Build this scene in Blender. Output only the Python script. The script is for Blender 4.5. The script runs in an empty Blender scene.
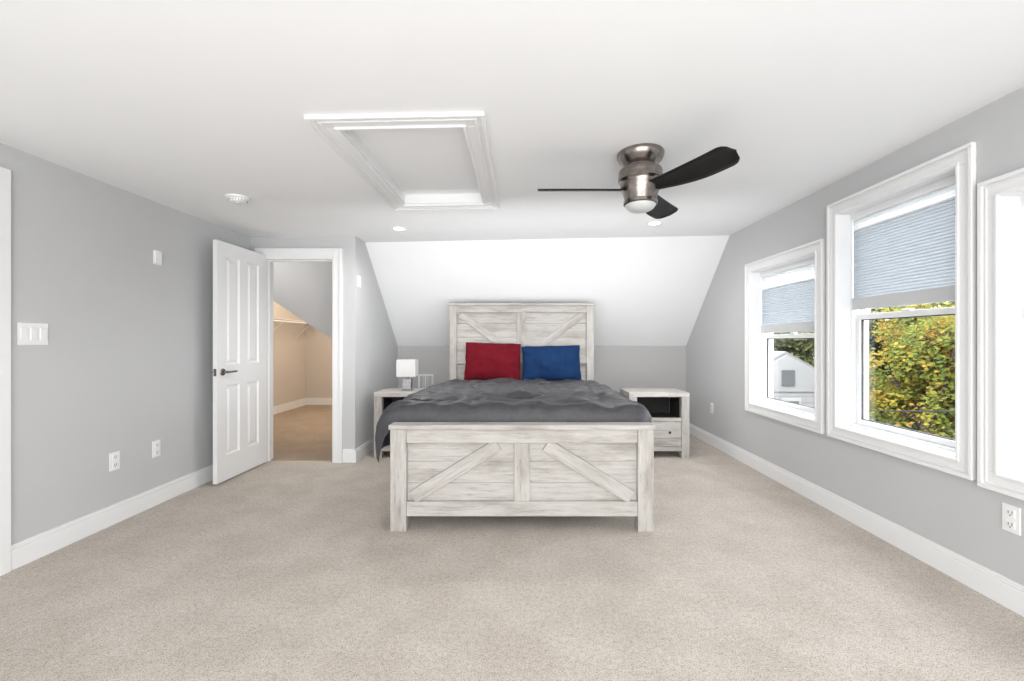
import bpy, bmesh, math, random
from mathutils import Vector, Matrix, noise
random.seed(7)
C = bpy.context.scene.collection
scn = bpy.context.scene
try:
    scn.view_settings.view_transform = 'Standard'
    scn.view_settings.look = 'None'
    scn.view_settings.exposure = 0.33
except Exception as e:
    print(e)

# ---------------------------------------------------------------- materials
def new_mat(name):
    m = bpy.data.materials.new(name); m.use_nodes = True
    nt = m.node_tree
    b = nt.nodes['Principled BSDF']
    return m, nt, b

def mat_noise(name, c1, c2, scale=20, rough=0.6, bump=0.0, bscale=200, metal=0.0, detail=3, spec=0.3, bdist=0.01):
    m, nt, b = new_mat(name)
    tc = nt.nodes.new('ShaderNodeTexCoord')
    n = nt.nodes.new('ShaderNodeTexNoise'); n.inputs['Scale'].default_value = scale; n.inputs['Detail'].default_value = detail
    nt.links.new(tc.outputs['Object'], n.inputs['Vector'])
    r = nt.nodes.new('ShaderNodeValToRGB')
    r.color_ramp.elements[0].position = 0.3; r.color_ramp.elements[1].position = 0.7
    r.color_ramp.elements[0].color = (*c1, 1); r.color_ramp.elements[1].color = (*c2, 1)
    nt.links.new(n.outputs['Fac'], r.inputs['Fac'])
    nt.links.new(r.outputs['Color'], b.inputs['Base Color'])
    b.inputs['Roughness'].default_value = rough
    b.inputs['Metallic'].default_value = metal
    b.inputs['Specular IOR Level'].default_value = spec
    if bump > 0:
        n2 = nt.nodes.new('ShaderNodeTexNoise'); n2.inputs['Scale'].default_value = bscale; n2.inputs['Detail'].default_value = 4
        nt.links.new(tc.outputs['Object'], n2.inputs['Vector'])
        bp = nt.nodes.new('ShaderNodeBump'); bp.inputs['Strength'].default_value = bump; bp.inputs['Distance'].default_value = bdist
        nt.links.new(n2.outputs['Fac'], bp.inputs['Height'])
        nt.links.new(bp.outputs['Normal'], b.inputs['Normal'])
    return m

def g(v, d=0.01):
    return (tuple(x - d for x in v), tuple(x + d for x in v))

M_wall = mat_noise('paint_grey', *g((0.562, 0.568, 0.575), .006), scale=2, rough=.75, bump=.05, bscale=150)
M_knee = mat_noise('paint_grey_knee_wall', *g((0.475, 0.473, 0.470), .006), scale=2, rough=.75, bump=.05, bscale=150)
M_ceil = mat_noise('paint_ceiling', *g((0.892, 0.902, 0.914), .005), scale=2, rough=.8, bump=.04, bscale=120)
M_trim = mat_noise('paint_trim_white', *g((0.85, 0.855, 0.86), .005), scale=4, rough=.4, spec=.35)
M_vinyl = mat_noise('vinyl_white', *g((0.84, 0.85, 0.86), .006), scale=4, rough=.35, spec=.4)
M_rail = mat_noise('shade_rail_grey', *g((0.60, 0.615, 0.63), .006), scale=4, rough=.4, spec=.4)
M_plate = mat_noise('plastic_white', *g((0.86, 0.865, 0.865), .005), scale=6, rough=.3)
M_hole = mat_noise('plastic_slot', (.12,.12,.12), (.16,.16,.16), rough=.6)
M_gasket = mat_noise('window_gasket', (.05,.05,.055), (.08,.08,.085), rough=.6)
M_closet = mat_noise('paint_closet_beige', *g((0.63, 0.575, 0.52), .008), scale=2, rough=.8, bump=.05, bscale=150)
M_nickel = mat_noise('brushed_nickel', (.21,.185,.165), (.32,.29,.27), scale=30, rough=.25, metal=1.0)
M_blade = mat_noise('blade_black', (.007,.007,.008), (.015,.014,.014), scale=14, rough=.45, spec=.25)
M_red = mat_noise('fabric_red', (.105,.003,.009), (.140,.005,.013), scale=14, rough=.85, bump=.35, bscale=160, spec=.15)
M_blue = mat_noise('fabric_blue', (.005,.024,.078), (.008,.033,.105), scale=14, rough=.85, bump=.35, bscale=160, spec=.15)
M_char = mat_noise('fabric_charcoal', (.034,.034,.039), (.050,.050,.056), scale=26, rough=.45, bump=.25, bscale=110, spec=.6)
M_mattress = mat_noise('mattress_cloth', (.6,.6,.6), (.68,.68,.68), rough=.9)
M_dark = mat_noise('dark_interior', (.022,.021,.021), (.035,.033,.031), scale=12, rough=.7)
M_ceramic = mat_noise('lamp_base_chrome', (.42,.42,.43), (.55,.55,.56), scale=10, rough=.2, metal=.9)
M_darkmetal = mat_noise('dark_metal', (.05,.05,.05), (.09,.09,.09), scale=10, rough=.35, metal=.8)
M_bark = mat_noise('bark', (.03,.02,.015), (.06,.045,.035), scale=6, rough=.9, bump=.5, bscale=12)
M_asphalt = mat_noise('ground_mix', (.012,.014,.012), (.03,.037,.02), scale=.35, rough=.95, detail=6)
M_siding = mat_noise('house_siding', (.15,.155,.16), (.17,.175,.18), scale=1, rough=.8)
M_shingle = mat_noise('shingle', (.10,.10,.105), (.13,.13,.135), scale=9, rough=.9)
M_darkglass = mat_noise('dark_glass', (.06,.065,.07), (.075,.08,.085), scale=1, rough=.1, spec=.3)
M_housetrim = mat_noise('house_trim', (.22,.22,.22), (.24,.24,.24), scale=1, rough=.6)
M_carpaint = mat_noise('car_paint_blue', (.01,.07,.18), (.012,.08,.20), scale=2, rough=.2, spec=.6)
M_rubber = mat_noise('rubber', (.008,.008,.008), (.015,.015,.015), rough=.9)

def mat_carpet(name='carpet_beige', f=(1,1,1)):
    m, nt, b = new_mat(name)
    tc = nt.nodes.new('ShaderNodeTexCoord')
    n1 = nt.nodes.new('ShaderNodeTexNoise'); n1.inputs['Scale'].default_value = 200; n1.inputs['Detail'].default_value = 2; n1.inputs['Roughness'].default_value = .7
    n3 = nt.nodes.new('ShaderNodeTexNoise'); n3.inputs['Scale'].default_value = 50; n3.inputs['Detail'].default_value = 4; n3.inputs['Roughness'].default_value=.75
    n2 = nt.nodes.new('ShaderNodeTexNoise'); n2.inputs['Scale'].default_value = 3.4; n2.inputs['Detail'].default_value = 7; n2.inputs['Roughness'].default_value=.65
    for n in (n1, n2, n3): nt.links.new(tc.outputs['Object'], n.inputs['Vector'])
    av = nt.nodes.new('ShaderNodeMixRGB'); av.inputs['Fac'].default_value=.35
    nt.links.new(n1.outputs['Fac'], av.inputs['Color1']); nt.links.new(n3.outputs['Fac'], av.inputs['Color2'])
    r1 = nt.nodes.new('ShaderNodeValToRGB')
    e = r1.color_ramp.elements
    def cc(c): return (c[0]*f[0],c[1]*f[1],c[2]*f[2],1)
    e[0].position = .34; e[0].color = cc((.26,.225,.19))
    e[1].position = .66; e[1].color = cc((.70,.65,.595))
    k = e.new(.48); k.color = cc((.525,.475,.425))
    nt.links.new(av.outputs['Color'], r1.inputs['Fac'])
    r2 = nt.nodes.new('ShaderNodeValToRGB')
    r2.color_ramp.elements[0].position=.40; r2.color_ramp.elements[0].color=(.905,.895,.885,1)
    r2.color_ramp.elements[1].position=.60; r2.color_ramp.elements[1].color=(1.02,1.02,1.02,1)
    nt.links.new(n2.outputs['Fac'], r2.inputs['Fac'])
    mx = nt.nodes.new('ShaderNodeMixRGB'); mx.blend_type='MULTIPLY'; mx.inputs['Fac'].default_value = 1
    nt.links.new(r1.outputs['Color'], mx.inputs['Color1']); nt.links.new(r2.outputs['Color'], mx.inputs['Color2'])
    nt.links.new(mx.outputs['Color'], b.inputs['Base Color'])
    b.inputs['Roughness'].default_value = .95; b.inputs['Specular IOR Level'].default_value = .1
    bp = nt.nodes.new('ShaderNodeBump'); bp.inputs['Strength'].default_value=.3; bp.inputs['Distance'].default_value=.005
    nt.links.new(av.outputs['Color'], bp.inputs['Height']); nt.links.new(bp.outputs['Normal'], b.inputs['Normal'])
    return m
M_carpet = mat_carpet()
M_carpet2 = mat_carpet('carpet_tan', (.74,.66,.58))

def mat_wood(name, axis, tint=.93):
    m, nt, b = new_mat(name)
    tc = nt.nodes.new('ShaderNodeTexCoord')
    geo = nt.nodes.new('ShaderNodeObjectInfo')
    add = nt.nodes.new('ShaderNodeVectorMath'); add.operation='ADD'
    mul = nt.nodes.new('ShaderNodeVectorMath'); mul.operation='SCALE'; mul.inputs['Scale'].default_value = 9.0
    nt.links.new(geo.outputs['Random'], mul.inputs[0])
    nt.links.new(tc.outputs['Object'], add.inputs[0]); nt.links.new(mul.outputs[0], add.inputs[1])
    def streak(s_long, s_cross, detail, rough):
        mp = nt.nodes.new('ShaderNodeMapping')
        sc = [s_cross]*3; sc[axis] = s_long
        mp.inputs['Scale'].default_value = sc
        nt.links.new(add.outputs[0], mp.inputs['Vector'])
        n = nt.nodes.new('ShaderNodeTexNoise'); n.inputs['Scale'].default_value=1; n.inputs['Detail'].default_value=detail; n.inputs['Roughness'].default_value=rough
        nt.links.new(mp.outputs[0], n.inputs['Vector'])
        return n
    a = streak(5.0, 60, 6, .75)
    c = streak(2.4, 10, 4, .65)
    r = nt.nodes.new('ShaderNodeValToRGB'); e = r.color_ramp.elements
    e[0].position=.30; e[0].color=(.31*tint,.29*tint,.27*tint,1)
    e[1].position=.64; e[1].color=(.60*tint,.578*tint,.55*tint,1)
    k=e.new(.44); k.color=(.51*tint,.488*tint,.462*tint,1)
    nt.links.new(a.outputs['Fac'], r.inputs['Fac'])
    r2 = nt.nodes.new('ShaderNodeValToRGB')
    r2.color_ramp.elements[0].position=.34; r2.color_ramp.elements[0].color=(.74,.72,.70,1)
    r2.color_ramp.elements[1].position=.54; r2.color_ramp.elements[1].color=(1,1,1,1)
    nt.links.new(c.outputs['Fac'], r2.inputs['Fac'])
    mx = nt.nodes.new('ShaderNodeMixRGB'); mx.blend_type='MULTIPLY'; mx.inputs['Fac'].default_value=1
    nt.links.new(r.outputs['Color'], mx.inputs['Color1']); nt.links.new(r2.outputs['Color'], mx.inputs['Color2'])
    nt.links.new(mx.outputs['Color'], b.inputs['Base Color'])
    b.inputs['Roughness'].default_value=.65; b.inputs['Specular IOR Level'].default_value=.25
    bp = nt.nodes.new('ShaderNodeBump'); bp.inputs['Strength'].default_value=.2; bp.inputs['Distance'].default_value=.003
    nt.links.new(a.outputs['Fac'], bp.inputs['Height']); nt.links.new(bp.outputs['Normal'], b.inputs['Normal'])
    return m
WX = mat_wood('whitewashed_wood_x', 0)
WY = mat_wood('whitewashed_wood_y', 1)
WZ = mat_wood('whitewashed_wood_z', 2)
HX = mat_wood('whitewashed_headboard_wood_x', 0, .82)
HZ = mat_wood('whitewashed_headboard_wood_z', 2, .82)

def mat_glass():
    m = bpy.data.materials.new('window_glass'); m.use_nodes=True; nt=m.node_tree
    nt.nodes.clear()
    o=nt.nodes.new('ShaderNodeOutputMaterial'); t=nt.nodes.new('ShaderNodeBsdfTransparent'); gl=nt.nodes.new('ShaderNodeBsdfGlossy')
    gl.inputs['Roughness'].default_value=.02
    mx=nt.nodes.new('ShaderNodeMixShader'); mx.inputs[0].default_value=.04
    nt.links.new(t.outputs[0],mx.inputs[1]); nt.links.new(gl.outputs[0],mx.inputs[2]); nt.links.new(mx.outputs[0],o.inputs[0])
    return m
M_glass = mat_glass()
def mat_translucent(name, col, fac=.5, tcol=None):
    m = bpy.data.materials.new(name); m.use_nodes=True; nt=m.node_tree
    nt.nodes.clear()
    o=nt.nodes.new('ShaderNodeOutputMaterial'); d=nt.nodes.new('ShaderNodeBsdfDiffuse'); t=nt.nodes.new('ShaderNodeBsdfTranslucent')
    tc=nt.nodes.new('ShaderNodeTexCoord'); n=nt.nodes.new('ShaderNodeTexNoise'); n.inputs['Scale'].default_value=60
    r=nt.nodes.new('ShaderNodeValToRGB'); r.color_ramp.elements[0].color=(*[x*.94 for x in col],1); r.color_ramp.elements[1].color=(*col,1)
    nt.links.new(tc.outputs['Object'],n.inputs['Vector']); nt.links.new(n.outputs['Fac'],r.inputs['Fac'])
    nt.links.new(r.outputs[0],d.inputs[0]); t.inputs[0].default_value=(*(tcol or col),1)
    mx=nt.nodes.new('ShaderNodeMixShader'); mx.inputs[0].default_value=fac
    nt.links.new(d.outputs[0],mx.inputs[1]); nt.links.new(t.outputs[0],mx.inputs[2]); nt.links.new(mx.outputs[0],o.inputs[0])
    return m
M_shade = mat_translucent('cellular_fabric', (.46,.50,.54), .40, (.29,.315,.34))
M_sheer = mat_translucent('sheer_fabric', (.85,.86,.87), .50, (.75,.77,.79))
M_lampshade = mat_translucent('lamp_shade_cloth', (.86,.86,.85), .4)
def mat_emit(name, col, s):
    m, nt, b = new_mat(name)
    b.inputs['Base Color'].default_value=(*col,1); b.inputs['Emission Color'].default_value=(*col,1); b.inputs['Emission Strength'].default_value=s
    return m
M_emit = mat_emit('downlight_lens', (1,.97,.92), 14)
M_frost = mat_noise('frosted_glass', (.60,.61,.61),(.64,.65,.65), scale=5, rough=.35)
def mat_leaf(name, cols, scale):
    m, nt, b = new_mat(name)
    tc=nt.nodes.new('ShaderNodeTexCoord'); n=nt.nodes.new('ShaderNodeTexNoise'); n.inputs['Scale'].default_value=scale; n.inputs['Detail'].default_value=6; n.inputs['Roughness'].default_value=.8
    nt.links.new(tc.outputs['Object'],n.inputs['Vector'])
    r=nt.nodes.new('ShaderNodeValToRGB'); e=r.color_ramp.elements
    ps=[.3,.43,.5,.57,.68]
    f=.46
    cols=[tuple(v*f for v in c) for c in cols]
    e[0].position=ps[0]; e[0].color=(*cols[0],1); e[1].position=ps[4]; e[1].color=(*cols[4],1)
    for i in (1,2,3):
        k=e.new(ps[i]); k.color=(*cols[i],1)
    nt.links.new(n.outputs['Fac'],r.inputs['Fac']); nt.links.new(r.outputs[0],b.inputs['Base Color'])
    b.inputs['Roughness'].default_value=.8; b.inputs['Specular IOR Level'].default_value=.05
    return m
M_leafY = mat_leaf('autumn_leaves', [(.03,.06,.012),(.09,.13,.025),(.20,.22,.04),(.36,.25,.04),(.32,.13,.025)], 1.0)
M_leafG = mat_leaf('green_leaves', [(.04,.07,.025),(.07,.10,.04),(.13,.16,.06),(.21,.21,.07),(.32,.25,.07)], 1.0)

# ---------------------------------------------------------------- helpers
def bm_box(bm, x0,x1,y0,y1,z0,z1):
    vs=[bm.verts.new(p) for p in ((x0,y0,z0),(x1,y0,z0),(x1,y1,z0),(x0,y1,z0),(x0,y0,z1),(x1,y0,z1),(x1,y1,z1),(x0,y1,z1))]
    for f in ((0,3,2,1),(4,5,6,7),(0,1,5,4),(1,2,6,5),(2,3,7,6),(3,0,4,7)):
        bm.faces.new([vs[i] for i in f])

def finish(name, bm, mat, parent=None, loc=(0,0,0), rot=(0,0,0), smooth=False, bevel=0, seg=2, sub=0):
    bmesh.ops.recalc_face_normals(bm, faces=bm.faces[:])
    me=bpy.data.meshes.new(name); bm.to_mesh(me); bm.free()
    o=bpy.data.objects.new(name, me); C.objects.link(o)
    if isinstance(mat,(list,tuple)):
        for q in mat: me.materials.append(q)
    else: me.materials.append(mat)
    o.location=loc; o.rotation_euler=rot
    if parent is not None: o.parent=parent
    if smooth:
        for p in me.polygons: p.use_smooth=True
    if bevel>0:
        md=o.modifiers.new('bevel','BEVEL'); md.width=bevel; md.segments=seg; md.limit_method='ANGLE'; md.angle_limit=math.radians(40)
    if sub>0:
        md=o.modifiers.new('sub','SUBSURF'); md.levels=sub; md.render_levels=sub
    return o

def boxes(name, bl, mat, parent=None, origin=None, bevel=0, rot=(0,0,0), seg=2):
    """bl in parent-local (or world) coordinates; object origin set to the centre"""
    if origin is None:
        xs=[b[0] for b in bl]+[b[1] for b in bl]; ys=[b[2] for b in bl]+[b[3] for b in bl]; zs=[b[4] for b in bl]+[b[5] for b in bl]
        origin=((min(xs)+max(xs))/2,(min(ys)+max(ys))/2,(min(zs)+max(zs))/2)
    ox,oy,oz=origin
    bm=bmesh.new()
    for b in bl: bm_box(bm,b[0]-ox,b[1]-ox,b[2]-oy,b[3]-oy,b[4]-oz,b[5]-oz)
    return finish(name,bm,mat,parent,origin,rot,bevel=bevel,seg=seg)

def poly_prism(name, pts, vec, mat, **kw):
    bm=bmesh.new()
    a=[bm.verts.new(p) for p in pts]; b=[bm.verts.new(Vector(p)+Vector(vec)) for p in pts]
    n=len(pts)
    bm.faces.new(a); bm.faces.new(b[::-1])
    for i in range(n): bm.faces.new((a[i],b[i],b[(i+1)%n],a[(i+1)%n]))
    return finish(name,bm,mat,**kw)

def thing(name,label,cat,loc=(0,0,0),rot=(0,0,0),group=None):
    e=bpy.data.objects.new(name,None); e.empty_display_size=.1; C.objects.link(e)
    e.location=loc; e.rotation_euler=rot
    tag(e,label,cat,group); return e
def tag(o,label,cat,group=None):
    o["label"]=label; o["category"]=cat
    if group: o["group"]=group
    return o
def struct(o,label=None,cat=None):
    o["kind"]="structure"
    if label: o["label"]=label
    if cat: o["category"]=cat
    return o
def lathe(bm, prof, n=48, cap=True):
    rings=[]
    for r,z in prof:
        if r<1e-5: rings.append([bm.verts.new((0,0,z))])
        else: rings.append([bm.verts.new((r*math.cos(2*math.pi*i/n), r*math.sin(2*math.pi*i/n), z)) for i in range(n)])
    for a,b in zip(rings,rings[1:]):
        for i in range(n):
            j=(i+1)%n
            if len(a)==1 and len(b)==1: continue
            if len(a)==1: bm.faces.new((a[0],b[i],b[j]))
            elif len(b)==1: bm.faces.new((a[i],a[j],b[0]))
            else: bm.faces.new((a[i],a[j],b[j],b[i]))
    if cap:
        for rr in (rings[0],rings[-1]):
            if len(rr)>1: bm.faces.new(rr)
def lathe_obj(name,prof,mat,parent=None,loc=(0,0,0),rot=(0,0,0),n=48,sm=True):
    bm=bmesh.new(); lathe(bm,prof,n)
    o=finish(name,bm,mat,parent,loc,rot)
    if sm:
        for p in o.data.polygons: p.use_smooth=True
        md=o.modifiers.new('es','EDGE_SPLIT'); md.split_angle=math.radians(35)
    return o
def rod(bm,p,q,r,n=8):
    p=Vector(p);q=Vector(q);d=(q-p);L=d.length;d.normalize()
    m=Matrix.Translation((p+q)/2)@d.to_track_quat('Z','Y').to_matrix().to_4x4()
    bmesh.ops.create_cone(bm,cap_ends=True,segments=n,radius1=r,radius2=r,depth=L,matrix=m)

# ---------------------------------------------------------------- dimensions
XL,XR=-2.64,2.17
YD=4.20        # door wall
XS=-1.62       # side wall of the recess
YB=5.65        # back knee wall
YK=4.47        # ceiling break
ZK=1.12
Y0=-1.7
def zc(x): return 2.19+(x-XL)/(XR-XL)*0.095
BH=.13

# ---------------------------------------------------------------- room shell
fl=boxes('floor',[(-4.2,2.36,Y0-.1,YD+.06,-.12,0),(XS-.06,2.36,YD+.06,8.2,-.12,0)],M_carpet,origin=(0,0,0))
struct(fl,'beige cut pile carpet floor','floor')
struct(boxes('floor_closet',[(-4.2,XS-.06,YD+.06,8.2,-.12,0)],M_carpet2,origin=(-3,6,0)),'tan carpet floor in the closet','floor')

def wall_cells(axis_x0,axis_x1,ys,zs,holes):
    out=[]
    for a,b in zip(ys,ys[1:]):
        for c,d in zip(zs,zs[1:]):
            my,mz=(a+b)/2,(c+d)/2
            if any(h[0]<my<h[1] and h[2]<mz<h[3] for h in holes): continue
            out.append((axis_x0,axis_x1,a,b,c,d))
    return out
# windows: (y0,y1 outer, z0,z1 outer)
WIN=[(3.069,4.125,.522,1.917),(2.048,3.019,.522,2.135),(.975,2.022,.505,1.926)]
CW=.085
holes=[(a+CW-.01,b-CW+.01,c+CW-.01,d-CW+.01) for a,b,c,d in WIN]
ys=sorted(set([Y0,YB+.15]+[h[0] for h in holes]+[h[1] for h in holes]))
zs=sorted(set([0,2.45]+[h[2] for h in holes]+[h[3] for h in holes]))
WT=.20
struct(boxes('wall_right',wall_cells(XR,XR+WT,ys,zs,holes),M_wall,origin=(XR,0,0)),'light grey painted wall','wall')
struct(boxes('wall_left',[(XL-.12,XL,Y0,YD+.12,0,2.45)],M_wall,origin=(XL,0,0)),'light grey painted wall','wall')
# door wall with opening
OX0,OX1,OZ=-2.50,-1.83,1.995
struct(boxes('wall_door',[(XL-.0,OX0,YD,YD+.12,0,2.45),(OX1,XS,YD,YD+.12,0,2.45),(OX0,OX1,YD,YD+.12,OZ,2.45)],M_wall,origin=(OX0,YD,0)),'light grey painted wall with doorway','wall')
struct(boxes('wall_side',[(XS-.12,XS,YD+.12,YB,0,2.45)],M_wall,origin=(XS,YD,0)),'light grey painted wall','wall')
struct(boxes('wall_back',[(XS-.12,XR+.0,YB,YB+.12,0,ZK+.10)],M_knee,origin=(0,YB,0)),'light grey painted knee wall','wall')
struct(boxes('wall_rear',[(XL-.12,XR+.20,Y0-.1,Y0,0,2.45)],M_wall,origin=(0,Y0,0)),'light grey painted wall','wall')
# ceiling slab
HX0,HX1,HY0,HY1=-.88,-.285,2.095,3.245   # hatch hole
def ceil_pts(x0,x1,y0,y1):
    return [(x0,y0,zc(x0)),(x1,y0,zc(x1)),(x1,y1,zc(x1)),(x0,y1,zc(x0))]
bm=bmesh.new()
def add_prism(bm,pts,vec):
    a=[bm.verts.new(p) for p in pts]; b=[bm.verts.new(Vector(p)+Vector(vec)) for p in pts]; n=len(pts)
    bm.faces.new(a); bm.faces.new(b[::-1])
    for i in range(n): bm.faces.new((a[i],b[i],b[(i+1)%n],a[(i+1)%n]))
xs=[XL-.12,HX0,HX1,XR+.20]; yy=[Y0,HY0,HY1,YK]
for i in range(3):
    for j in range(3):
        if i==1 and j==1: continue
        add_prism(bm,ceil_pts(xs[i],xs[i+1],yy[j],yy[j+1]),(0,0,.2))
struct(finish('ceiling',bm,M_ceil),'smooth white painted ceiling','ceiling')
zl,zr=zc(XS-.12),zc(XR+.20)
struct(poly_prism('ceiling_slope',[(XS-.12,YK,zl),(XR+.20,YK,zr),(XR+.20,YB+.12,ZK-.11),(XS-.12,YB+.12,ZK-.11)],(0,.1,.2),M_ceil),'white painted sloping ceiling under the roof','ceiling')

# baseboards
def baseboard(name,x0,x1,y0,y1,side):
    t=.014; t2=.009
    if side=='R': bl=[(x1-t,x1,y0,y1,0,BH-.025),(x1-t2,x1,y0,y1,BH-.025,BH)]
    elif side=='L': bl=[(x0,x0+t,y0,y1,0,BH-.025),(x0,x0+t2,y0,y1,BH-.025,BH)]
    elif side=='B': bl=[(x0,x1,y1-t,y1,0,BH-.025),(x0,x1,y1-t2,y1,BH-.025,BH)]
    return struct(boxes(name,bl,M_trim,bevel=.003),'white painted baseboard','baseboard')
baseboard('baseboard_right',XR-.02,XR,Y0,YB,'R')
baseboard('baseboard_left',XL,XL+.02,2.215,YD,'L')
baseboard('baseboard_side',XS,XS+.02,YD-.014,YB,'L')
baseboard('baseboard_back',XS+.015,XR-.015,YB-.02,YB,'B')
struct(boxes('baseboard_door',[(OX1+.09,XS,YD-.014,YD,0,BH-.025),(OX1+.09,XS,YD-.009,YD,BH-.025,BH),(XL+.015,OX0-.09,YD-.014,YD,0,BH)],M_trim,bevel=.003),'white painted baseboard','baseboard')

# door casing
bl=[(OX1,OX1+.088,YD-.018,YD,0,OZ+.09),(OX0-.088,OX0,YD-.018,YD,0,OZ+.09),(OX0,OX1,YD-.018,YD,OZ,OZ+.09),
    (OX1+.066,OX1+.09,YD-.028,YD-.015,0,OZ+.092),(OX0-.09,OX0-.066,YD-.028,YD-.015,0,OZ+.092),(OX0-.066,OX1+.066,YD-.028,YD-.015,OZ+.066,OZ+.092),
    (OX1-.012,OX1+.003,YD-.008,YD+.13,0,OZ),(OX0-.003,OX0+.008,YD-.008,YD+.13,0,OZ),(OX0,OX1,YD-.008,YD+.13,OZ-.012,OZ+.003),
    (OX1-.024,OX1-.01,YD+.04,YD+.075,0,OZ-.012),(OX0+.008,OX0+.018,YD+.04,YD+.075,0,OZ-.012),(OX0+.012,OX1-.012,YD+.04,YD+.075,OZ-.024,OZ-.01)]
struct(boxes('trim_1',bl,M_trim,bevel=.003),'white moulded door casing','trim')
bl=[(XL,XL+.018,2.12,2.212,0,2.065),(XL,XL+.018,1.31,2.12,1.98,2.065),(XL,XL+.018,1.22,1.31,0,2.065)]
struct(boxes('trim_2',bl,M_trim,bevel=.002),'white moulded door casing','trim')
struct(boxes('door_2',[(XL,XL+.008,1.31,2.12,0,1.98)],M_trim,bevel=.002),'white closed door','door')

# ---------------------------------------------------------------- closet behind doorway
CX,CY=-4.0,8.0
struct(boxes('wall_closet_left',[(CX-.1,CX,YD+.12,CY,0,2.6)],M_closet),'beige closet wall','wall')
struct(boxes('wall_closet_back',[(CX-.1,XS,CY,CY+.1,0,2.6)],M_closet),'beige closet wall','wall')
struct(boxes('wall_closet_right',[(XS-.12,XS,YB+.12,CY,0,2.6)],M_closet),'beige closet wall','wall')
struct(boxes('wall_closet_front',[(CX-.1,XL-.0,YD+.02,YD+.12,0,2.6)],M_wall),'grey wall','wall')
struct(boxes('ceiling_closet',[(CX-.1,XS,YD+.12,CY+.1,2.46,2.6)],M_ceil),'white closet ceiling','ceiling')
YG=5.3
struct(poly_prism('wall_closet_gable',[(CX,YG,2.46),(CX,YG,2.31),(XS-.12,YG,.815),(XS-.12,YG,2.46)],(0,.1,0),M_wall),'grey wall with diagonal lower edge','wall')
struct(boxes('baseboard_closet',[(CX,CX+.014,YD+.13,CY,0,BH),(CX,XS-.12,CY-.014,CY,0,BH)],M_trim,origin=(CX,CY,0)),'white closet baseboard','baseboard')
ZS=1.525
bm=bmesh.new()
for k in range(14):
    x=CX+.02+k*.024
    rod(bm,(x,5.45,ZS),(x,7.98,ZS),.003,6)
for k in range(60):
    y=5.45+k*.0427
    rod(bm,(CX+.005,y,ZS-.003),(CX+.335,y,ZS-.003),.0022,5)
rod(bm,(CX+.335,5.45,ZS-.035),(CX+.335,7.98,ZS-.035),.009,6)
for y in (5.8,6.7,7.6):
    rod(bm,(CX+.003,y,ZS-.30),(CX+.32,y,ZS-.01),.006,6)
o=finish('wire_shelf',bm,M_plate); tag(o,'white wire closet shelf on the beige wall','shelf')

# ---------------------------------------------------------------- the open panel door
DW,DH,DT=.645,2.005,.036
door=bpy.data.objects.new('door_1',None); C.objects.link(door); struct(door,'white four-panel interior door standing open','door')
hx,hy=OX0+.005,YD-.032
door.location=(hx,hy,.012)
nx,ny=-2.507,3.52
door.rotation_euler=(0,0,math.atan2(ny-hy,nx-hx))
ST,MID=.10,.095
pw=(DW-2*ST-MID)/2
cols=[(ST,ST+pw),(ST+pw+MID,DW-ST)]
rows=[(.21,.80),(.97,DH-.115)]
bl=[(0,ST,-DT/2,DT/2,0,DH),(DW-ST,DW,-DT/2,DT/2,0,DH),(ST+pw,ST+pw+MID,-DT/2,DT/2,0,DH)]
for c in cols:
    bl+=[(c[0],c[1],-DT/2,DT/2,0,rows[0][0]),(c[0],c[1],-DT/2,DT/2,rows[0][1],rows[1][0]),(c[0],c[1],-DT/2,DT/2,rows[1][1],DH)]
boxes('door_frame',bl,M_trim,parent=door,origin=(0,0,0))
for c in cols:
    for r in rows:
        bm=bmesh.new()
        for s in (-1,1):
            lv=[(0,DT/2),(.012,DT/2-.012),(.028,DT/2-.012),(.045,DT/2-.003)]
            prev=None
            for ins,yv in lv:
                q=[bm.verts.new((x,s*yv,z)) for x,z in ((c[0]+ins,r[0]+ins),(c[1]-ins,r[0]+ins),(c[1]-ins,r[1]-ins),(c[0]+ins,r[1]-ins))]
                if prev:
                    for i in range(4): bm.faces.new((prev[i],prev[(i+1)%4],q[(i+1)%4],q[i]))
                prev=q
            bm.faces.new(prev)
        finish('door_panel',bm,M_trim,parent=door)
for s in (-1,1):
    h=lathe_obj('door_handle',[(0,0),(.028,0),(.030,.004),(.026,.010),(.011,.012),(.010,.045),(.0,.047)],M_nickel,parent=door,loc=(DW-.06,s*DT/2,.915),rot=(-s*math.pi/2,0,0),n=24)
    h["label"]="satin metal lever handle"
    bm=bmesh.new()
    pts=[(0,.040),(-.03,.044),(-.06,.046),(-.09,.046),(-.112,.043)]
    for a,b in zip(pts,pts[1:]):
        rod(bm,(a[0],0,a[1]),(b[0],0,b[1]),.008,10)
    l=finish('lever',bm,M_nickel,parent=h,smooth=True)
for z in (.2,1.0,1.75):
    boxes('hinge',[(-.004,.002,-.014,.014,z,z+.09)],M_nickel,parent=door)
boxes('latch_plate',[(DW-.001,DW+.002,-.012,.012,.885,.945)],M_nickel,parent=door)

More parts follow.
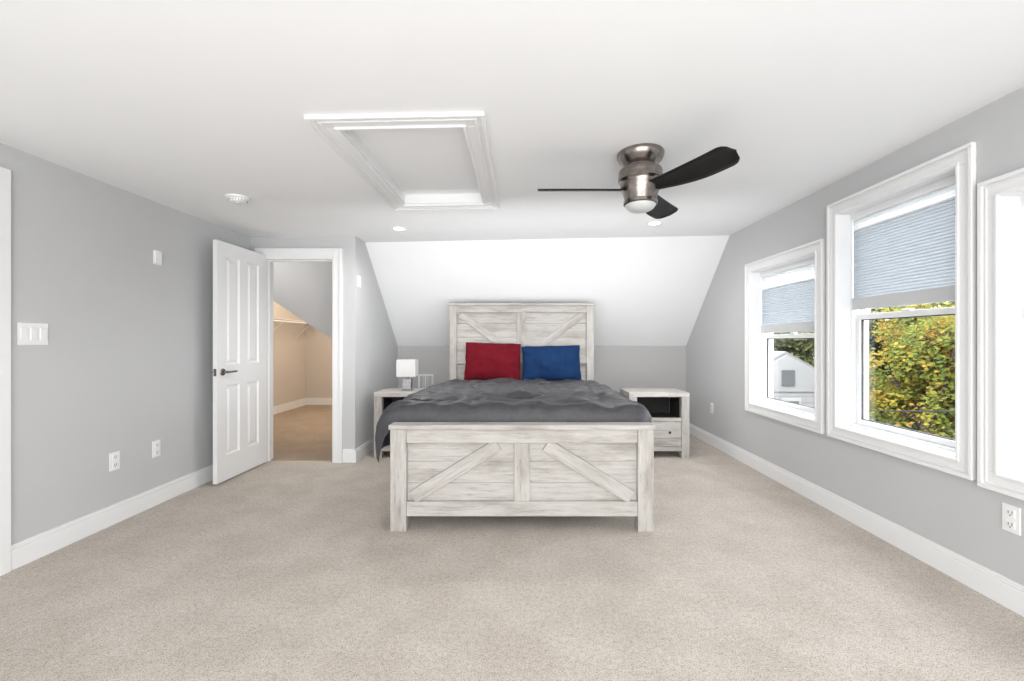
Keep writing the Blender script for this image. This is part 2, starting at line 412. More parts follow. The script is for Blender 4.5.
# ---------------------------------------------------------------- windows
def window(idx,y0,y1,z0,z1,zm,shade_z,label):
    w=bpy.data.objects.new('window_%d'%idx,None); C.objects.link(w); struct(w,label,'window')
    w.location=(XR,(y0+y1)/2,z0)
    ox,oy,oz=w.location
    def L(bl): return [(a-ox,b-ox,c-oy,d-oy,e-oz,f-oz) for a,b,c,d,e,f in bl]
    def ring(x0,x1,a0,a1,b0,b1,wd):
        return [(x0,x1,a0,a1,b0,b0+wd),(x0,x1,a0,a1,b1-wd,b1),(x0,x1,a0,a0+wd,b0+wd,b1-wd),(x0,x1,a1-wd,a1,b0+wd,b1-wd)]
    cas=ring(XR-.014,XR,y0,y1,z0,z1,CW)+ring(XR-.026,XR-.012,y0-.001,y1+.001,z0-.001,z1+.001,.020)+ring(XR-.019,XR-.012,y0+.026,y1-.026,z0+.026,z1-.026,.008)+ring(XR-.022,XR-.012,y0+CW-.018,y1-CW+.018,z0+CW-.018,z1-CW+.018,.014)
    boxes('window_casing',L(cas),M_trim,parent=w,bevel=.003)
    a0,a1,b0,b1=y0+CW,y1-CW,z0+CW,z1-CW
    f=.018
    jam=ring(XR-.002,XR+WT,a0-.012,a1+.012,b0-.012,b1+.012,.016)+ring(XR+.075,XR+WT-.01,a0,a1,b0,b1,f)
    boxes('window_jamb',L(jam),M_vinyl,parent=w,bevel=.002)
    c0,c1,d0,d1=a0+f,a1-f,b0+f,b1-f
    s=.036
    lo=ring(XR+.100,XR+.132,c0,c1,d0,zm+.02,s)
    up=ring(XR+.138,XR+.170,c0,c1,zm-.02,d1,s)
    boxes('lower_sash',L(lo),M_vinyl,parent=w,bevel=.004)
    boxes('upper_sash',L(up),M_vinyl,parent=w,bevel=.004)
    boxes('gasket',L(ring(XR+.110,XR+.122,c0+s-.002,c1-s+.002,d0+s-.002,zm+.02-s+.002,.008)),M_gasket,parent=w)
    boxes('glass_pane',L([(XR+.114,XR+.118,c0+s,c1-s,d0+s,zm+.02-s)]),M_glass,parent=w)
    boxes('glass_pane',L([(XR+.152,XR+.156,c0+s,c1-s,zm-.02+s,d1-s)]),M_glass,parent=w)
    boxes('sash_lock',L([(XR+.095,XR+.125,(c0+c1)/2-.03,(c0+c1)/2+.03,zm+.02,zm+.032)]),M_plate,parent=w,bevel=.004)
    # cellular shade
    sz0,sz1=shade_z
    sh=thing('cellular_shade','cellular shade, white upper fabric and blue-grey pleats below','window shade',(XR+.08,(c0+c1)/2,sz0-.06),group='pleated window shades')
    sx=XR+.082; px,py,pz=sh.location
    boxes('bottom_rail',[(sx-.012-px,sx+.012-px,c0+.004-py,c1-.004-py,sz0-.08-pz,sz0-pz)],M_rail,parent=sh,bevel=.004)
    boxes('middle_rail',[(sx-.006-px,sx+.006-px,c0+.004-py,c1-.004-py,sz1-pz,sz1+.012-pz)],M_vinyl,parent=sh,bevel=.003)
    boxes('head_rail',[(sx-.014-px,sx+.014-px,c0+.002-py,c1-.002-py,d1-.030-pz,d1-.001-pz)],M_vinyl,parent=sh,bevel=.004)
    for za,zb,mt,nm in ((sz0,sz1,M_shade,'shade_fabric'),(sz1+.012,d1-.03,M_sheer,'sheer_fabric')):
        bm=bmesh.new(); n=max(2,int(round((zb-za)/.019)))
        prev=None
        for k in range(2*n+1):
            z=za+(zb-za)*k/(2*n); x=sx+(-.003 if k%2 else .002)
            q=(bm.verts.new((x-px,c0+.004-py,z-pz)),bm.verts.new((x-px,c1-.004-py,z-pz)))
            if prev: bm.faces.new((prev[0],prev[1],q[1],q[0]))
            prev=q
        finish(nm,bm,mt,parent=sh)
window(1,*WIN[0],1.225,(1.34,1.66),'white double-hung window with moulded casing')
window(2,*WIN[1],1.345,(1.475,1.925),'tall white double-hung window with moulded casing')
window(3,*WIN[2],1.225,(1.34,1.66),'white double-hung window with moulded casing')

# ---------------------------------------------------------------- wall plates
def plate(name,label,cat,wall,y,z,w,h,kind,group=None):
    if wall=='L': e=thing(name,label,cat,(XL,y,z),(0,0,0),group)
    elif wall=='S': e=thing(name,label,cat,(XS,y,z),(0,0,0),group)
    else: e=thing(name,label,cat,(XR,y,z),(0,0,math.pi),group)
    boxes('cover_plate',[(0,.006,-w/2,w/2,-h/2,h/2)],M_plate,parent=e,bevel=.003)
    if kind=='outlet':
        for s in (-1,1):
            o=boxes('socket',[(.004,.009,-.017,.017,s*.026-.017,s*.026+.017)],M_plate,parent=e,bevel=.006)
            boxes('slot',[(.0085,.0095,-.009,-.006,s*.026-.004,s*.026+.010),(.0085,.0095,.006,.009,s*.026-.004,s*.026+.010),(.0085,.0095,-.003,.003,s*.026-.012,s*.026-.007)],M_hole,parent=e)
    elif kind.startswith('switch'):
        n=int(kind[6:])
        for k in range(n):
            yy=(k-(n-1)/2)*.046
            boxes('rocker',[(.004,.010,yy-.016,yy+.016,-.033,.033)],M_plate,parent=e,bevel=.002)
            boxes('rocker_frame',[(.004,.007,yy-.0185,yy+.0185,-.036,.036)],M_vinyl,parent=e,bevel=.001)
    elif kind=='thermo':
        boxes('body',[(.005,.013,-w*.42,w*.42,-h*.42,h*.42)],M_plate,parent=e,bevel=.004)
        boxes('screen',[(.0125,.0135,-w*.25,w*.25,0,h*.28)],M_ceil,parent=e)
    return e
plate('light_switch','white three-gang rocker light switch plate on grey wall','light switch','L',2.325,1.224,.145,.120,'switch3')
plate('thermostat','small white thermostat mounted high on grey wall','thermostat','L',3.12,1.79,.070,.105,'thermo')
plate('wall_outlet','white duplex wall outlet above the baseboard','outlet','L',2.79,.407,.070,.118,'outlet','duplex outlets')
plate('wall_outlet','white duplex wall outlet above the baseboard','outlet','L',3.11,.407,.070,.118,'outlet','duplex outlets')
plate('wall_outlet','white duplex wall outlet above the baseboard','outlet','R',4.88,.425,.070,.118,'outlet','duplex outlets')
plate('wall_outlet','white duplex wall outlet near the windows','outlet','R',1.90,.40,.072,.122,'outlet','duplex outlets')
plate('fan_control','small white wall control beside the doorway','wall control','S',4.30,1.78,.075,.115,'switch1')

# vent register on back wall
v=thing('vent_register','white louvered metal vent register on knee wall','vent',(-1.25,YB,.64))
boxes('vent_frame',[(-.10,.10,-.010,0,.09,.11),(-.10,.10,-.010,0,-.11,-.09),(-.10,-.085,-.010,0,-.09,.09),(.085,.10,-.010,0,-.09,.09),(-.006,.006,-.010,0,-.09,.09)],M_plate,parent=v,bevel=.002)
boxes('vent_back',[(-.09,.09,-.002,-.0005,-.095,.095)],M_hole,parent=v)
boxes('louver',[(-.086+i*.0172,-.086+i*.0172+.009,-.009,-.001,-.09,.09) for i in range(10)],M_plate,parent=v)

# ---------------------------------------------------------------- attic hatch
HC=zc(-.5825)
hatch=thing('attic_hatch','white framed attic access hatch in the ceiling','attic hatch',(-.5825,2.67,HC),(0,-math.atan(.095/4.81),0))
hw,hh=.415,.70   # half outer
def ring_xy(a,b,wd,z0,z1): return [(-a,a,-b,-b+wd,z0,z1),(-a,a,b-wd,b,z0,z1),(-a,-a+wd,-b+wd,b-wd,z0,z1),(a-wd,a,-b+wd,b-wd,z0,z1)]
boxes('hatch_trim',ring_xy(hw,hh,.115,-.010,0)+ring_xy(hw,hh,.022,-.020,-.008)+ring_xy(hw-.040,hh-.040,.014,-.017,-.008)+ring_xy(hw-.098,hh-.098,.017,-.020,-.008),M_trim,parent=hatch,bevel=.004)
boxes('hatch_lining',ring_xy(hw-.110,hh-.110,.012,-.001,.11),M_trim,parent=hatch)
boxes('hatch_panel',[(-hw+.10,hw-.10,-hh+.10,hh-.10,.065,.09)],M_ceil,parent=hatch)

# smoke detector
sd=thing('smoke_detector','round white smoke detector on the ceiling','smoke detector',(-2.0,3.04,zc(-2.0)))
lathe_obj('detector_body',[(0,-.040),(.045,-.040),(.053,-.036),(.060,-.016),(.072,-.012),(.074,0),(0,0)],M_plate,parent=sd)
bm=bmesh.new()
for k in range(20):
    a=2*math.pi*k/20
    bm_box(bm,-.001,.001,-.002,.002,-.032,-.022)
    bmesh.ops.transform(bm,matrix=Matrix.Rotation(a,4,'Z')@Matrix.Translation((.0565,0,0)),verts=bm.verts[-8:])
finish('detector_slots',bm,M_hole,parent=sd)
lathe_obj('detector_button',[(0,-.044),(.012,-.044),(.014,-.039),(0,-.039)],M_vinyl,parent=sd,n=20)

# downlights
for x,y in ((-1.12,3.95),(1.22,3.93)):
    d=thing('recessed_downlight','small round white recessed ceiling light, switched on','ceiling light',(x,y,zc(x)),group='recessed ceiling lights')
    lathe_obj('downlight_trim',[(.048,-.003),(.052,-.007),(.064,-.005),(.066,0.0)],M_trim,parent=d,n=32)
    lathe_obj('downlight_lens',[(0,-.0035),(.049,-.0035),(.049,0),(0,0)],M_emit,parent=d,n=32)
    L=bpy.data.lights.new('downlight_lamp','SPOT'); L.energy=30; L.spot_size=math.radians(165); L.spot_blend=.9; L.color=(1,.98,.95); L.shadow_soft_size=.045
    o=bpy.data.objects.new('downlight_lamp',L); C.objects.link(o); o.location=(0,0,-.02); o.parent=d

# ---------------------------------------------------------------- ceiling fan
FX,FY=.68,2.45; FZ=zc(FX)
fan=thing('ceiling_fan','brushed nickel flush-mount ceiling fan with three black blades','ceiling fan',(FX,FY,FZ))
lathe_obj('canopy',[(0,0),(.128,0),(.132,-.008),(.130,-.022),(.118,-.045),(.098,-.065),(.085,-.078),(.085,-.088)],M_nickel,parent=fan)
lathe_obj('motor_housing',[(.07,-.080),(.100,-.090),(.118,-.100),(.122,-.112),(.120,-.128),(.124,-.135),(.124,-.158),(.116,-.166),(.112,-.176),(.112,-.200),(.104,-.215),(.096,-.238),(.090,-.262),(.086,-.275)],M_nickel,parent=fan)
lathe_obj('light_collar',[(.086,-.270),(.094,-.274),(.094,-.292),(.086,-.296)],M_nickel,parent=fan)
lathe_obj('light_bowl',[(.086,-.288),(.084,-.300),(.074,-.316),(.054,-.328),(.028,-.334),(0,-.336)],M_frost,parent=fan)
for ang in (180,-60,55):
    bm=bmesh.new()
    N=32; top=[];bot=[]
    for k in range(N+1):
        t=k/N; r=.095+t*(.585-.095)
        wv=.046+.030*math.sin(min(1,t*1.5)*math.pi/2)
        if t>.85: wv*=(max(0.0,1-((t-.85)/.15)**2.6))**.5*.999+.001
        off=.018*math.sin(t*math.pi)
        row_t=[];row_b=[]
        for j in range(7):
            s=(j/6*2-1); yv=s*wv+off; zz=.006*(1-s*s)
            row_t.append(bm.verts.new((r,yv,zz+.003))); row_b.append(bm.verts.new((r,yv,zz-.003)))
        top.append(row_t);bot.append(row_b)
    for k in range(N):
        for j in range(6):
            bm.faces.new((top[k][j],top[k+1][j],top[k+1][j+1],top[k][j+1]))
            bm.faces.new((bot[k][j],bot[k][j+1],bot[k+1][j+1],bot[k+1][j]))
        for j in (0,6): bm.faces.new((top[k][j],bot[k][j],bot[k+1][j],top[k+1][j]))
    for k in (0,N):
        for j in range(6): bm.faces.new((top[k][j],top[k][j+1],bot[k][j+1],bot[k][j]))
    R=Matrix.Rotation(math.radians(ang),4,'Z')@Matrix.Rotation(math.radians(-17),4,'X')
    b=finish('fan_blade',bm,M_blade,parent=fan,smooth=True)
    b.matrix_local=Matrix.Translation((0,0,-.212))@R

# ---------------------------------------------------------------- bed
BX=.0065; BYF=2.67; BYH=4.86
bed=thing('bed','whitewashed farmhouse wooden bed frame with barn-door braces','bed',(BX,0,0))
hwid=.8195
def diag(name,parent,x0,z0,x1,z1,y0,y1,wd,mat):
    L=math.hypot(x1-x0,z1-z0); a=math.atan2(z1-z0,x1-x0)
    bm=bmesh.new(); bm_box(bm,-L/2,L/2,(y0-y1)/2,(y1-y0)/2,-wd/2,wd/2)
    return finish(name,bm,mat,parent,((x0+x1)/2,(y0+y1)/2,(z0+z1)/2),(0,-a,0),bevel=.003)
fb=boxes('footboard',[(-.72,.72,BYF+.035,BYF+.06,.16+i*.1353,.16+(i+1)*.1353-.0015) for i in range(3)],WX,parent=bed,bevel=.001)
fy=BYF+.0475; fz=.362
def FL(bl): return [(a,b,c-fy,d-fy,e-fz,f-fz) for a,b,c,d,e,f in bl]
H=.665
for s in (-1,1):
    boxes('post',FL([(min(s*.72,s*hwid),max(s*.72,s*hwid),BYF,BYF+.085,0,H-.03)]),WZ,parent=fb,bevel=.004)
boxes('cap_rail',FL([(-hwid-.008,hwid+.008,BYF-.01,BYF+.095,H-.03,H)]),WX,parent=fb,bevel=.005)
boxes('rail',FL([(-.72,.72,BYF+.008,BYF+.07,H-.115,H-.03)]),WX,parent=fb,bevel=.003)
boxes('rail',FL([(-.72,.72,BYF+.008,BYF+.07,.093,.185)]),WX,parent=fb,bevel=.003)
boxes('stile',FL([(-.048,.048,BYF+.012,BYF+.045,.185,H-.115)]),WZ,parent=fb,bevel=.003)
z0,z1=.185-fz,H-.115-fz
for s in (-1,1):
    diag('brace',fb,s*.685,z0+.022,s*.150,z1-.014,BYF+.014-fy,BYF+.040-fy,.082,WX)
hb=boxes('headboard',[(-.735,.735,BYH+.03,BYH+.055,.30+i*.155,.30+(i+1)*.155-.0025) for i in range(8)],HX,parent=bed,bevel=.0015)
cy=BYH+.0425; cz=(.30+.30+8*.155-.0025)/2
def HL(bl): return [(a,b,c-cy,d-cy,e-cz,f-cz) for a,b,c,d,e,f in bl]
HT=1.615
for s in (-1,1):
    boxes('post',HL([(min(s*.735,s*.815),max(s*.735,s*.815),BYH,BYH+.075,0,HT-.03)]),HZ,parent=hb,bevel=.004)
boxes('cap_rail',HL([(-.825,.825,BYH-.012,BYH+.082,HT-.03,HT)]),HX,parent=hb,bevel=.005)
boxes('rail',HL([(-.735,.735,BYH+.006,BYH+.065,HT-.105,HT-.03)]),HX,parent=hb,bevel=.003)
boxes('rail',HL([(-.735,.735,BYH+.006,BYH+.065,.93,1.01)]),HX,parent=hb,bevel=.003)
boxes('stile',HL([(-.05,.05,BYH+.010,BYH+.035,1.01,HT-.105)]),HZ,parent=hb,bevel=.003)
for s in (-1,1):
    diag('brace',hb,s*.69,HT-.125-cz,s*.115,1.045-cz,BYH+.012-cy,BYH+.032-cy,.080,HX)
for s in (-1,1):
    boxes('side_rail',[(min(s*.77,s*.80),max(s*.77,s*.80),BYF+.08,BYH+.005,.17,.37)],WY,parent=bed,bevel=.003)
for i in range(9):
    boxes('slat',[(-.765,.765,BYF+.25+i*.22,BYF+.33+i*.22,.30,.32)],WX,parent=bed)

# mattress
bm=bmesh.new(); bm_box(bm,-.755,.755,-1.0,1.0,0,.32)
o=finish('mattress',bm,M_mattress,loc=(BX,3.82,.325),bevel=.06,seg=4)
tag(o,'pale mattress under the charcoal comforter','mattress')

# comforter
def sm(t): t=max(0,min(1,t)); return t*t*(3-2*t)
def comforter():
    bm=bmesh.new()
    path=[(-.935,.44),(-.935,.48),(-.930,.55),(-.915,.62),(-.885,.676),(-.84,.702),(-.78,.710),(-.5,.712),(0,.714),(.5,.712),(.72,.708),(.765,.700),(.790,.675),(.798,.62),(.798,.55),(.798,.47),(.798,.43)]
    P=[Vector((x,0,z)) for x,z in path]
    L=[0]
    for a,b in zip(P,P[1:]): L.append(L[-1]+(b-a).length)
    def at(t):
        d=t*L[-1]
        for i in range(len(P)-1):
            if d<=L[i+1]+1e-9:
                k=(d-L[i])/(L[i+1]-L[i]); return P[i].lerp(P[i+1],k),(P[i+1]-P[i]).normalized()
        return P[-1],(P[-1]-P[-2]).normalized()
    NU,NV=260,560
    y0,y1=2.80,4.60
    PER=.225
    grid=[]
    for j in range(NV+1):
        v=j/NV; y=y0+(y1-y0)*v; row=[]
        for i in range(NU+1):
            u=i/NU; p,tg=at(u)
            nrm=Vector((-tg.z,0,tg.x))
            side=max(0,(.66-p.z)/.26)
            front=sm((y-y0)/.06)
            wob=(noise.noise(Vector((p.x*1.8,y*1.0,1.3)))*.060+noise.noise(Vector((p.x*6,y*3,2.3)))*.018+noise.noise(Vector((p.x*15,y*4,6.3)))*.008)*front
            ph=(y-y0+wob)/PER
            fr=ph-math.floor(ph)
            ridge=abs(math.sin(math.pi*fr))**.5
            seam=math.exp(-((fr if fr<.5 else 1-fr)/.06)**2)
            ax=p.x+.03*noise.noise(Vector((p.x*5,y*4,8.0)))
            pin=noise.noise(Vector((ax*15,y*5,.4+math.floor(ph)*3)))*(1-.6*ridge)
            fold=noise.noise(Vector((p.x*3.0,(y+wob)*9,4.4)))
            fold2=noise.noise(Vector((p.x*7,(y+wob)*20,9.4)))
            fold=(1-abs(fold)*2.8)*.5+fold2*.30
            amp=(1-.75*min(1,side))
            h=(.058*ridge-.030*seam+.034*fold*front+.030*pin*front)*amp
            q=p+nrm*h
            e=max(0,(.05-(y-y0))/.05); q.z-=.05*e*e
            if p.x<0: q.x+=min(1.2,side)*(.010*math.sin(y*15))+ (.100*sm((y-3.90)/.35) if p.x<-.7 else .0)*min(1,(-p.x-.7)/.12)
            else: q.x+=min(1.2,side)*.006*math.sin(y*17)
            q.z+=side*.012*math.sin(y*9)
            if p.x<-.8: q.z+=side*.05*v
            row.append(bm.verts.new((q.x,y,q.z)))
        grid.append(row)
    for j in range(NV):
        for i in range(NU):
            bm.faces.new((grid[j][i],grid[j][i+1],grid[j+1][i+1],grid[j+1][i]))
    o=finish('comforter',bm,M_char,loc=(BX,0,0),smooth=True)
    tag(o,'charcoal grey ruched comforter draped over the bed','comforter')
comforter()

def pillow(name,mat,label,x,y,z,w,h,t,tilt,roll):
    bm=bmesh.new(); N=48; vs={}
    for s in (1,-1):
        for i in range(N+1):
            for j in range(N+1):
                u=i/N*2-1; v=j/N*2-1
                edge=(i in (0,N)) or (j in (0,N))
                if s==-1 and edge: vs[(s,i,j)]=vs[(1,i,j)]; continue
                th=((1-u**2)*(1-v**2))**.45 if not edge else 0
                k=(abs(u)*abs(v))**5
                wav=.007*noise.noise(Vector((u*3,v*3,x*7)))
                xx=u*w/2*(1-.045*(1-v*v))*(1-.025*k)+wav; zz=v*h/2*(1-.05*(1-u*u))*(1-.03*k)+wav
                ang=math.atan2(v,u); rr=math.sqrt(u*u+v*v)+1e-6
                crease=.5+.5*math.sin(ang*7+3*noise.noise(Vector((u*2,v*2,x*5))))
                wr=noise.noise(Vector((u*1.6,v*1.6,x*3+s)))*.026*th+noise.noise(Vector((u*4,v*4,x)))*.008*th-.008*crease*min(1,rr)**3*th
                vs[(s,i,j)]=bm.verts.new((xx,-s*(th*t/2+wr),zz))
    for s in (1,-1):
        for i in range(N):
            for j in range(N):
                q=[vs[(s,i,j)],vs[(s,i+1,j)],vs[(s,i+1,j+1)],vs[(s,i,j+1)]]
                bm.faces.new(q if s==1 else q[::-1])
    o=finish(name,bm,mat,loc=(x,y,z),rot=(math.radians(tilt),math.radians(roll),0),smooth=True,sub=1)
    tag(o,label,'pillow','bed pillows'); return o
pillow('pillow',M_red,'deep red pillow leaning on the headboard',-.308,4.685,.962,.63,.43,.22,-12,1.5)
pillow('pillow',M_blue,'royal blue pillow leaning on the headboard',.330,4.685,.946,.66,.40,.22,-13,-1.5)

# ---------------------------------------------------------------- nightstands
def nightstand(x,label):
    W=.61; D=.40; Hn=.665
    n=thing('nightstand',label,'nightstand',(x,4.35,0),group='nightstands')
    hwn=W/2; p=.080
    boxes('top',[(-hwn,hwn,-.004,D+.004,Hn-.045,Hn)],WX,parent=n,bevel=.003)
    for sx in (-1,1):
        a,b=sorted((sx*hwn,sx*(hwn-p)))
        boxes('leg',[(a,b,0,.06,0,Hn-.045)],HZ,parent=n,bevel=.003)
        boxes('leg',[(a,b,D-.06,D,0,Hn-.045)],HZ,parent=n,bevel=.003)
        a,b=sorted((sx*(hwn-.001),sx*(hwn-.030)))
        boxes('side_panel',[(a,b,.06,D-.06,.05,Hn-.045)],HZ,parent=n)
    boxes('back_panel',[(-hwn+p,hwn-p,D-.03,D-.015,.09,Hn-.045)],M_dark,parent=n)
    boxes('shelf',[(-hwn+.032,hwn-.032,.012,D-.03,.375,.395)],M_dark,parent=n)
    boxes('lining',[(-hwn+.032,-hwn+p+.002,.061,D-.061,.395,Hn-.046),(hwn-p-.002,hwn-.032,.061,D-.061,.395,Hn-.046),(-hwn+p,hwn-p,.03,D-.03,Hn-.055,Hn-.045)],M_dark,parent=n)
    boxes('rail',[(-hwn+p,hwn-p,.006,.04,.37,.405)],HX,parent=n,bevel=.002)
    boxes('rail',[(-hwn+p,hwn-p,.006,.04,.07,.115)],HX,parent=n,bevel=.002)
    boxes('bottom_panel',[(-hwn+.032,hwn-.032,.03,D-.03,.09,.105)],HX,parent=n)
    dr=boxes('drawer',[(-hwn+p+.004,hwn-p-.004,.002,.022,.119+i*.0835,.119+(i+1)*.0835-.003) for i in range(3)],HX,parent=n,bevel=.002)
    for s in (-.1,.1):
        k=lathe_obj('knob',[(.006,0),(.006,.012),(.013,.016),(.014,.024),(0,.028)],M_darkmetal,parent=dr,loc=(s,-.010,.02),rot=(math.pi/2,0,0),n=20)
    return n
nightstand(1.40,'whitewashed wooden nightstand with open shelf and drawer')
nightstand(-1.185,'whitewashed wooden nightstand holding the table lamp')

# lamp
lx,ly,lz=-1.195,4.53,.665
lamp=thing('table_lamp','small table lamp with white square shade','lamp',(lx,ly,lz))
boxes('lamp_base',[(-.058,.058,-.045,.045,0,.012),(-.045,.045,-.032,.032,.012,.128),(-.012,.012,-.012,.012,.128,.165)],M_ceramic,parent=lamp,bevel=.004)
bm=bmesh.new()
a,b,z0,z1=.098,.098,.150,.325
lo=[bm.verts.new((sx*a,sy*a*.75,z0)) for sx,sy in ((-1,-1),(1,-1),(1,1),(-1,1))]
hi=[bm.verts.new((sx*b,sy*b*.75,z1)) for sx,sy in ((-1,-1),(1,-1),(1,1),(-1,1))]
for i in range(4): bm.faces.new((lo[i],lo[(i+1)%4],hi[(i+1)%4],hi[i]))
o=finish('lamp_shade',bm,M_lampshade,parent=lamp); md=o.modifiers.new('s','SOLIDIFY'); md.thickness=.004
bm=bmesh.new(); rod(bm,(0,0,.16),(0,0,.22),.012,12); bmesh.ops.create_uvsphere(bm,u_segments=16,v_segments=10,radius=.028,matrix=Matrix.Translation((0,0,.24)))
finish('lamp_bulb',bm,M_plate,parent=lamp,smooth=True)
bm=bmesh.new()
rod(bm,(-.094,0,.315),(.094,0,.315),.002,6); rod(bm,(0,0,.24),(0,0,.325),.003,6)
finish('shade_spider',bm,M_darkmetal,parent=lamp)

# ---------------------------------------------------------------- outdoors
gr=boxes('ground',[(2.6,60,-30,60,-3.7,-3.5)],M_asphalt,origin=(20,10,-3.5)); gr["kind"]="structure"; gr["label"]="lawn and street below"
def tree(x,y,zbase,h,r,mat,seed,n,label,size=.11):
    rnd=random.Random(seed)
    t=thing('tree',label,'tree',(x,y,zbase))
    bm=bmesh.new()
    rod(bm,(0,0,0),(0,0,h*.6),.18,12)
    blobs=[]
    for k in range(18):
        a=rnd.uniform(0,6.28); rr=r*rnd.uniform(.15,.62); zz=h*rnd.uniform(.36,.88)
        c=Vector((rr*math.cos(a),rr*math.sin(a),zz)); blobs.append((c,r*rnd.uniform(.28,.42)))
        rod(bm,(0,0,h*.30+rnd.uniform(0,h*.2)),c,.05,6)
    finish('trunk',bm,M_bark,parent=t)
    verts=[];faces=[]
    for k in range(n):
        c,br=rnd.choice(blobs)
        d=Vector((rnd.gauss(0,1),rnd.gauss(0,1),rnd.gauss(0,1))).normalized()*br*rnd.uniform(.45,1.0)**.6
        p=c+d
        a=Vector((rnd.gauss(0,1),rnd.gauss(0,1),rnd.gauss(0,1))).normalized(); b=a.orthogonal().normalized()
        s=size*rnd.uniform(.6,1.3); i0=len(verts)
        verts+=[p-a*s,p+b*s*.6,p+a*s,p-b*s*.6]; faces.append((i0,i0+1,i0+2,i0+3))
    me=bpy.data.meshes.new('foliage'); me.from_pydata([tuple(v) for v in verts],[],faces); me.materials.append(mat)
    o=bpy.data.objects.new('foliage',me); C.objects.link(o); o.parent=t; o["kind"]="stuff"
tree(9.7,10.2,-3.5,5.7,2.2,M_leafY,3,22000,'autumn tree with yellow and orange leaves',.06)
tree(13.2,13.6,-3.5,6.8,2.1,M_leafY,9,13000,'tall autumn tree with orange leaves',.10)
tree(13.0,7.0,-3.5,5.5,2.1,M_leafY,12,9000,'autumn tree with yellow and orange leaves',.09)
tree(15.9,19.0,-3.5,6.4,2.9,M_leafG,21,15000,'green tree turning yellow',.12)
tree(15.4,25.5,-3.5,6.4,2.4,M_leafG,15,9000,'green tree behind the neighbouring house',.14)
tree(19.5,30,-3.5,6.2,2.6,M_leafG,18,8000,'green tree behind the neighbouring house',.14)
# neighbouring house
hs=thing('house','pale grey neighbouring house with shingled gable roof','house',(8.6,16.4,-3.5))
boxes('house_wall',[(-2.1,2.1,-2.5,2.5,0,3.1)]+[(-2.11,2.11,-2.51,2.51,.1+i*.2,.115+i*.2) for i in range(15)],M_siding,parent=hs,origin=(0,0,0))
bm=bmesh.new(); add_prism(bm,[(-2.4,-2.45,3.02),(2.4,-2.45,3.02),(0,-2.45,4.35)],(0,5.2,0))
finish('roof',bm,M_shingle,parent=hs)
bm=bmesh.new(); add_prism(bm,[(-2.2,-2.46,3.05),(2.2,-2.46,3.05),(0,-2.46,4.24)],(0,-.08,0)); finish('gable',bm,M_siding,parent=hs)
for xx in (-1.3,-.1,1.05):
    boxes('window_pane',[(xx,xx+.45,-2.56,-2.50,1.9,2.75)],M_darkglass,parent=hs)
    boxes('window_trim',[(xx-.08,xx+.53,-2.55,-2.50,1.8,2.85)],M_housetrim,parent=hs)
boxes('gable_window',[(-.2,.2,-2.58,-2.50,3.25,3.75)],M_darkglass,parent=hs)
# service cable
bm=bmesh.new(); pts=[]
for k in range(25):
    t=k/24; pts.append((6.0+.4*t,13-10*t,-.55+1.35*t-.9*t*(1-t)))
for p,q in zip(pts,pts[1:]): rod(bm,p,q,.012,6)
o=finish('power_line',bm,M_rubber); tag(o,'black overhead service cable outside the window','cable')
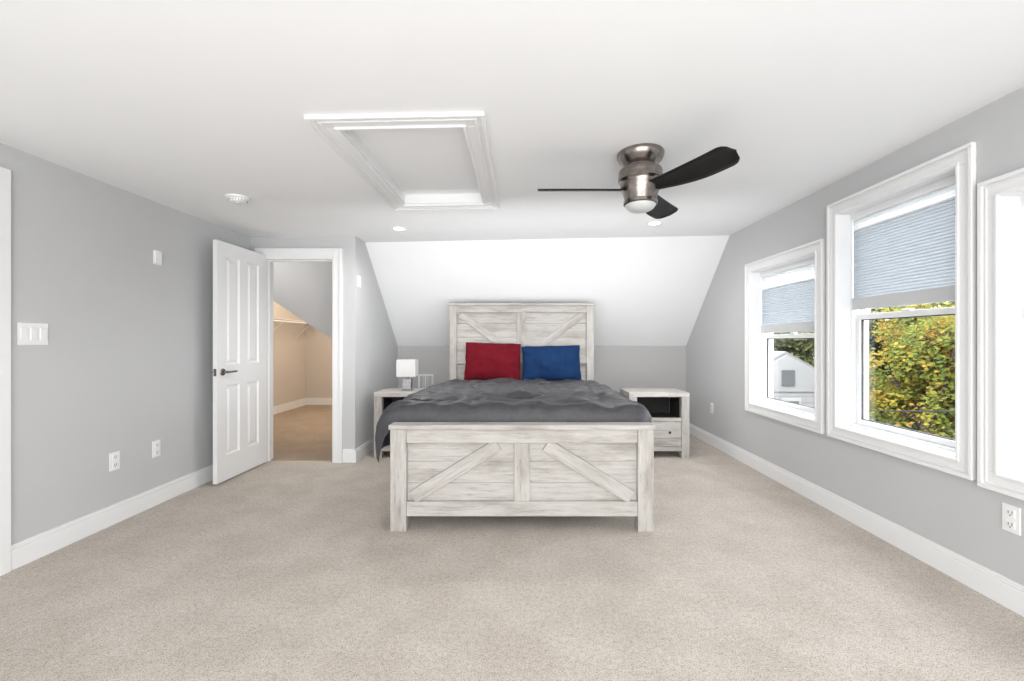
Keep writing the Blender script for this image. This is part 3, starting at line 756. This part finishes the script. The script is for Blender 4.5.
# car
car=thing('car','blue car parked on the street','car',(7.1,7.0,-3.5),(0,0,.4))
bm=bmesh.new(); add_prism(bm,[(-2.1,-.85,.3),(2.1,-.85,.3),(2.15,-.85,.75),(1.2,-.85,.9),(.6,-.85,1.4),(-1.2,-.85,1.4),(-1.9,-.85,.9),(-2.15,-.85,.8)],(0,1.7,0))
finish('car_body',bm,M_carpaint,parent=car,bevel=.08,seg=3)
boxes('car_window',[(-1.3,.7,-.86,.86,.95,1.28)],M_darkglass,parent=car,bevel=.05)
for wx in (-1.3,1.3):
    for wy in (-.8,.8):
        lathe_obj('wheel',[(0,-.1),(.3,-.1),(.33,-.06),(.33,.06),(.3,.1),(0,.1)],M_rubber,parent=car,loc=(wx,wy,.33),rot=(math.pi/2,0,0),n=24)

# ---------------------------------------------------------------- lights
w=bpy.data.worlds.new('World'); scn.world=w; w.use_nodes=True
bg=w.node_tree.nodes['Background']
bg.inputs['Color'].default_value=(.94,.97,1,1); bg.inputs['Strength'].default_value=6.2
L=bpy.data.lights.new('sun','SUN'); L.energy=6; L.angle=.02; L.color=(1,.94,.85)
o=bpy.data.objects.new('sun',L); C.objects.link(o); o.rotation_euler=(math.radians(28),math.radians(-42),0)
def area(name,loc,rot,sx,sy,e,col=(1,1,1)):
    L=bpy.data.lights.new(name,'AREA'); L.shape='RECTANGLE'; L.size=sx; L.size_y=sy; L.energy=e; L.color=col
    o=bpy.data.objects.new(name,L); C.objects.link(o); o.location=loc; o.rotation_euler=rot
area('rear_fill_light',(0,-1.6,1.25),(math.radians(92),0,0),4.0,1.9,78,(.997,1,1))  # added fill light behind the camera; the rear wall has no window
area('ceiling_fill_light',(0,-1.2,.30),(math.radians(124),0,0),3.6,.8,38,(.997,1,1))  # added low fill light, tilted up to lift the ceiling
area('slope_fill_light',(.15,3.30,1.20),(math.radians(101),0,0),2.6,.6,15,(1,1,1))  # added unseen fill light over the bed, brightens headboard and slope
L=bpy.data.lights.new('closet_lamp','POINT'); L.energy=38; L.color=(1,.84,.66); L.shadow_soft_size=.12
o=bpy.data.objects.new('closet_lamp',L); C.objects.link(o); o.location=(-2.7,6.6,2.2)
L=bpy.data.lights.new('gable_fill_light','POINT'); L.energy=8; L.color=(1,.97,.94); L.shadow_soft_size=.12  # added fill light, brightens the grey gable wall inside the doorway
o=bpy.data.objects.new('gable_fill_light',L); C.objects.link(o); o.location=(-3.1,4.65,2.2)

# ---------------------------------------------------------------- camera
cam=bpy.data.cameras.new('camera'); cam.sensor_width=36; cam.lens=430/1024*36; cam.shift_x=-9/1024; cam.shift_y=0.5/1024; cam.clip_start=.05
co=bpy.data.objects.new('camera',cam); C.objects.link(co); co.location=(0,0,1.186); co.rotation_euler=(math.pi/2,0,0)
scn.camera=co
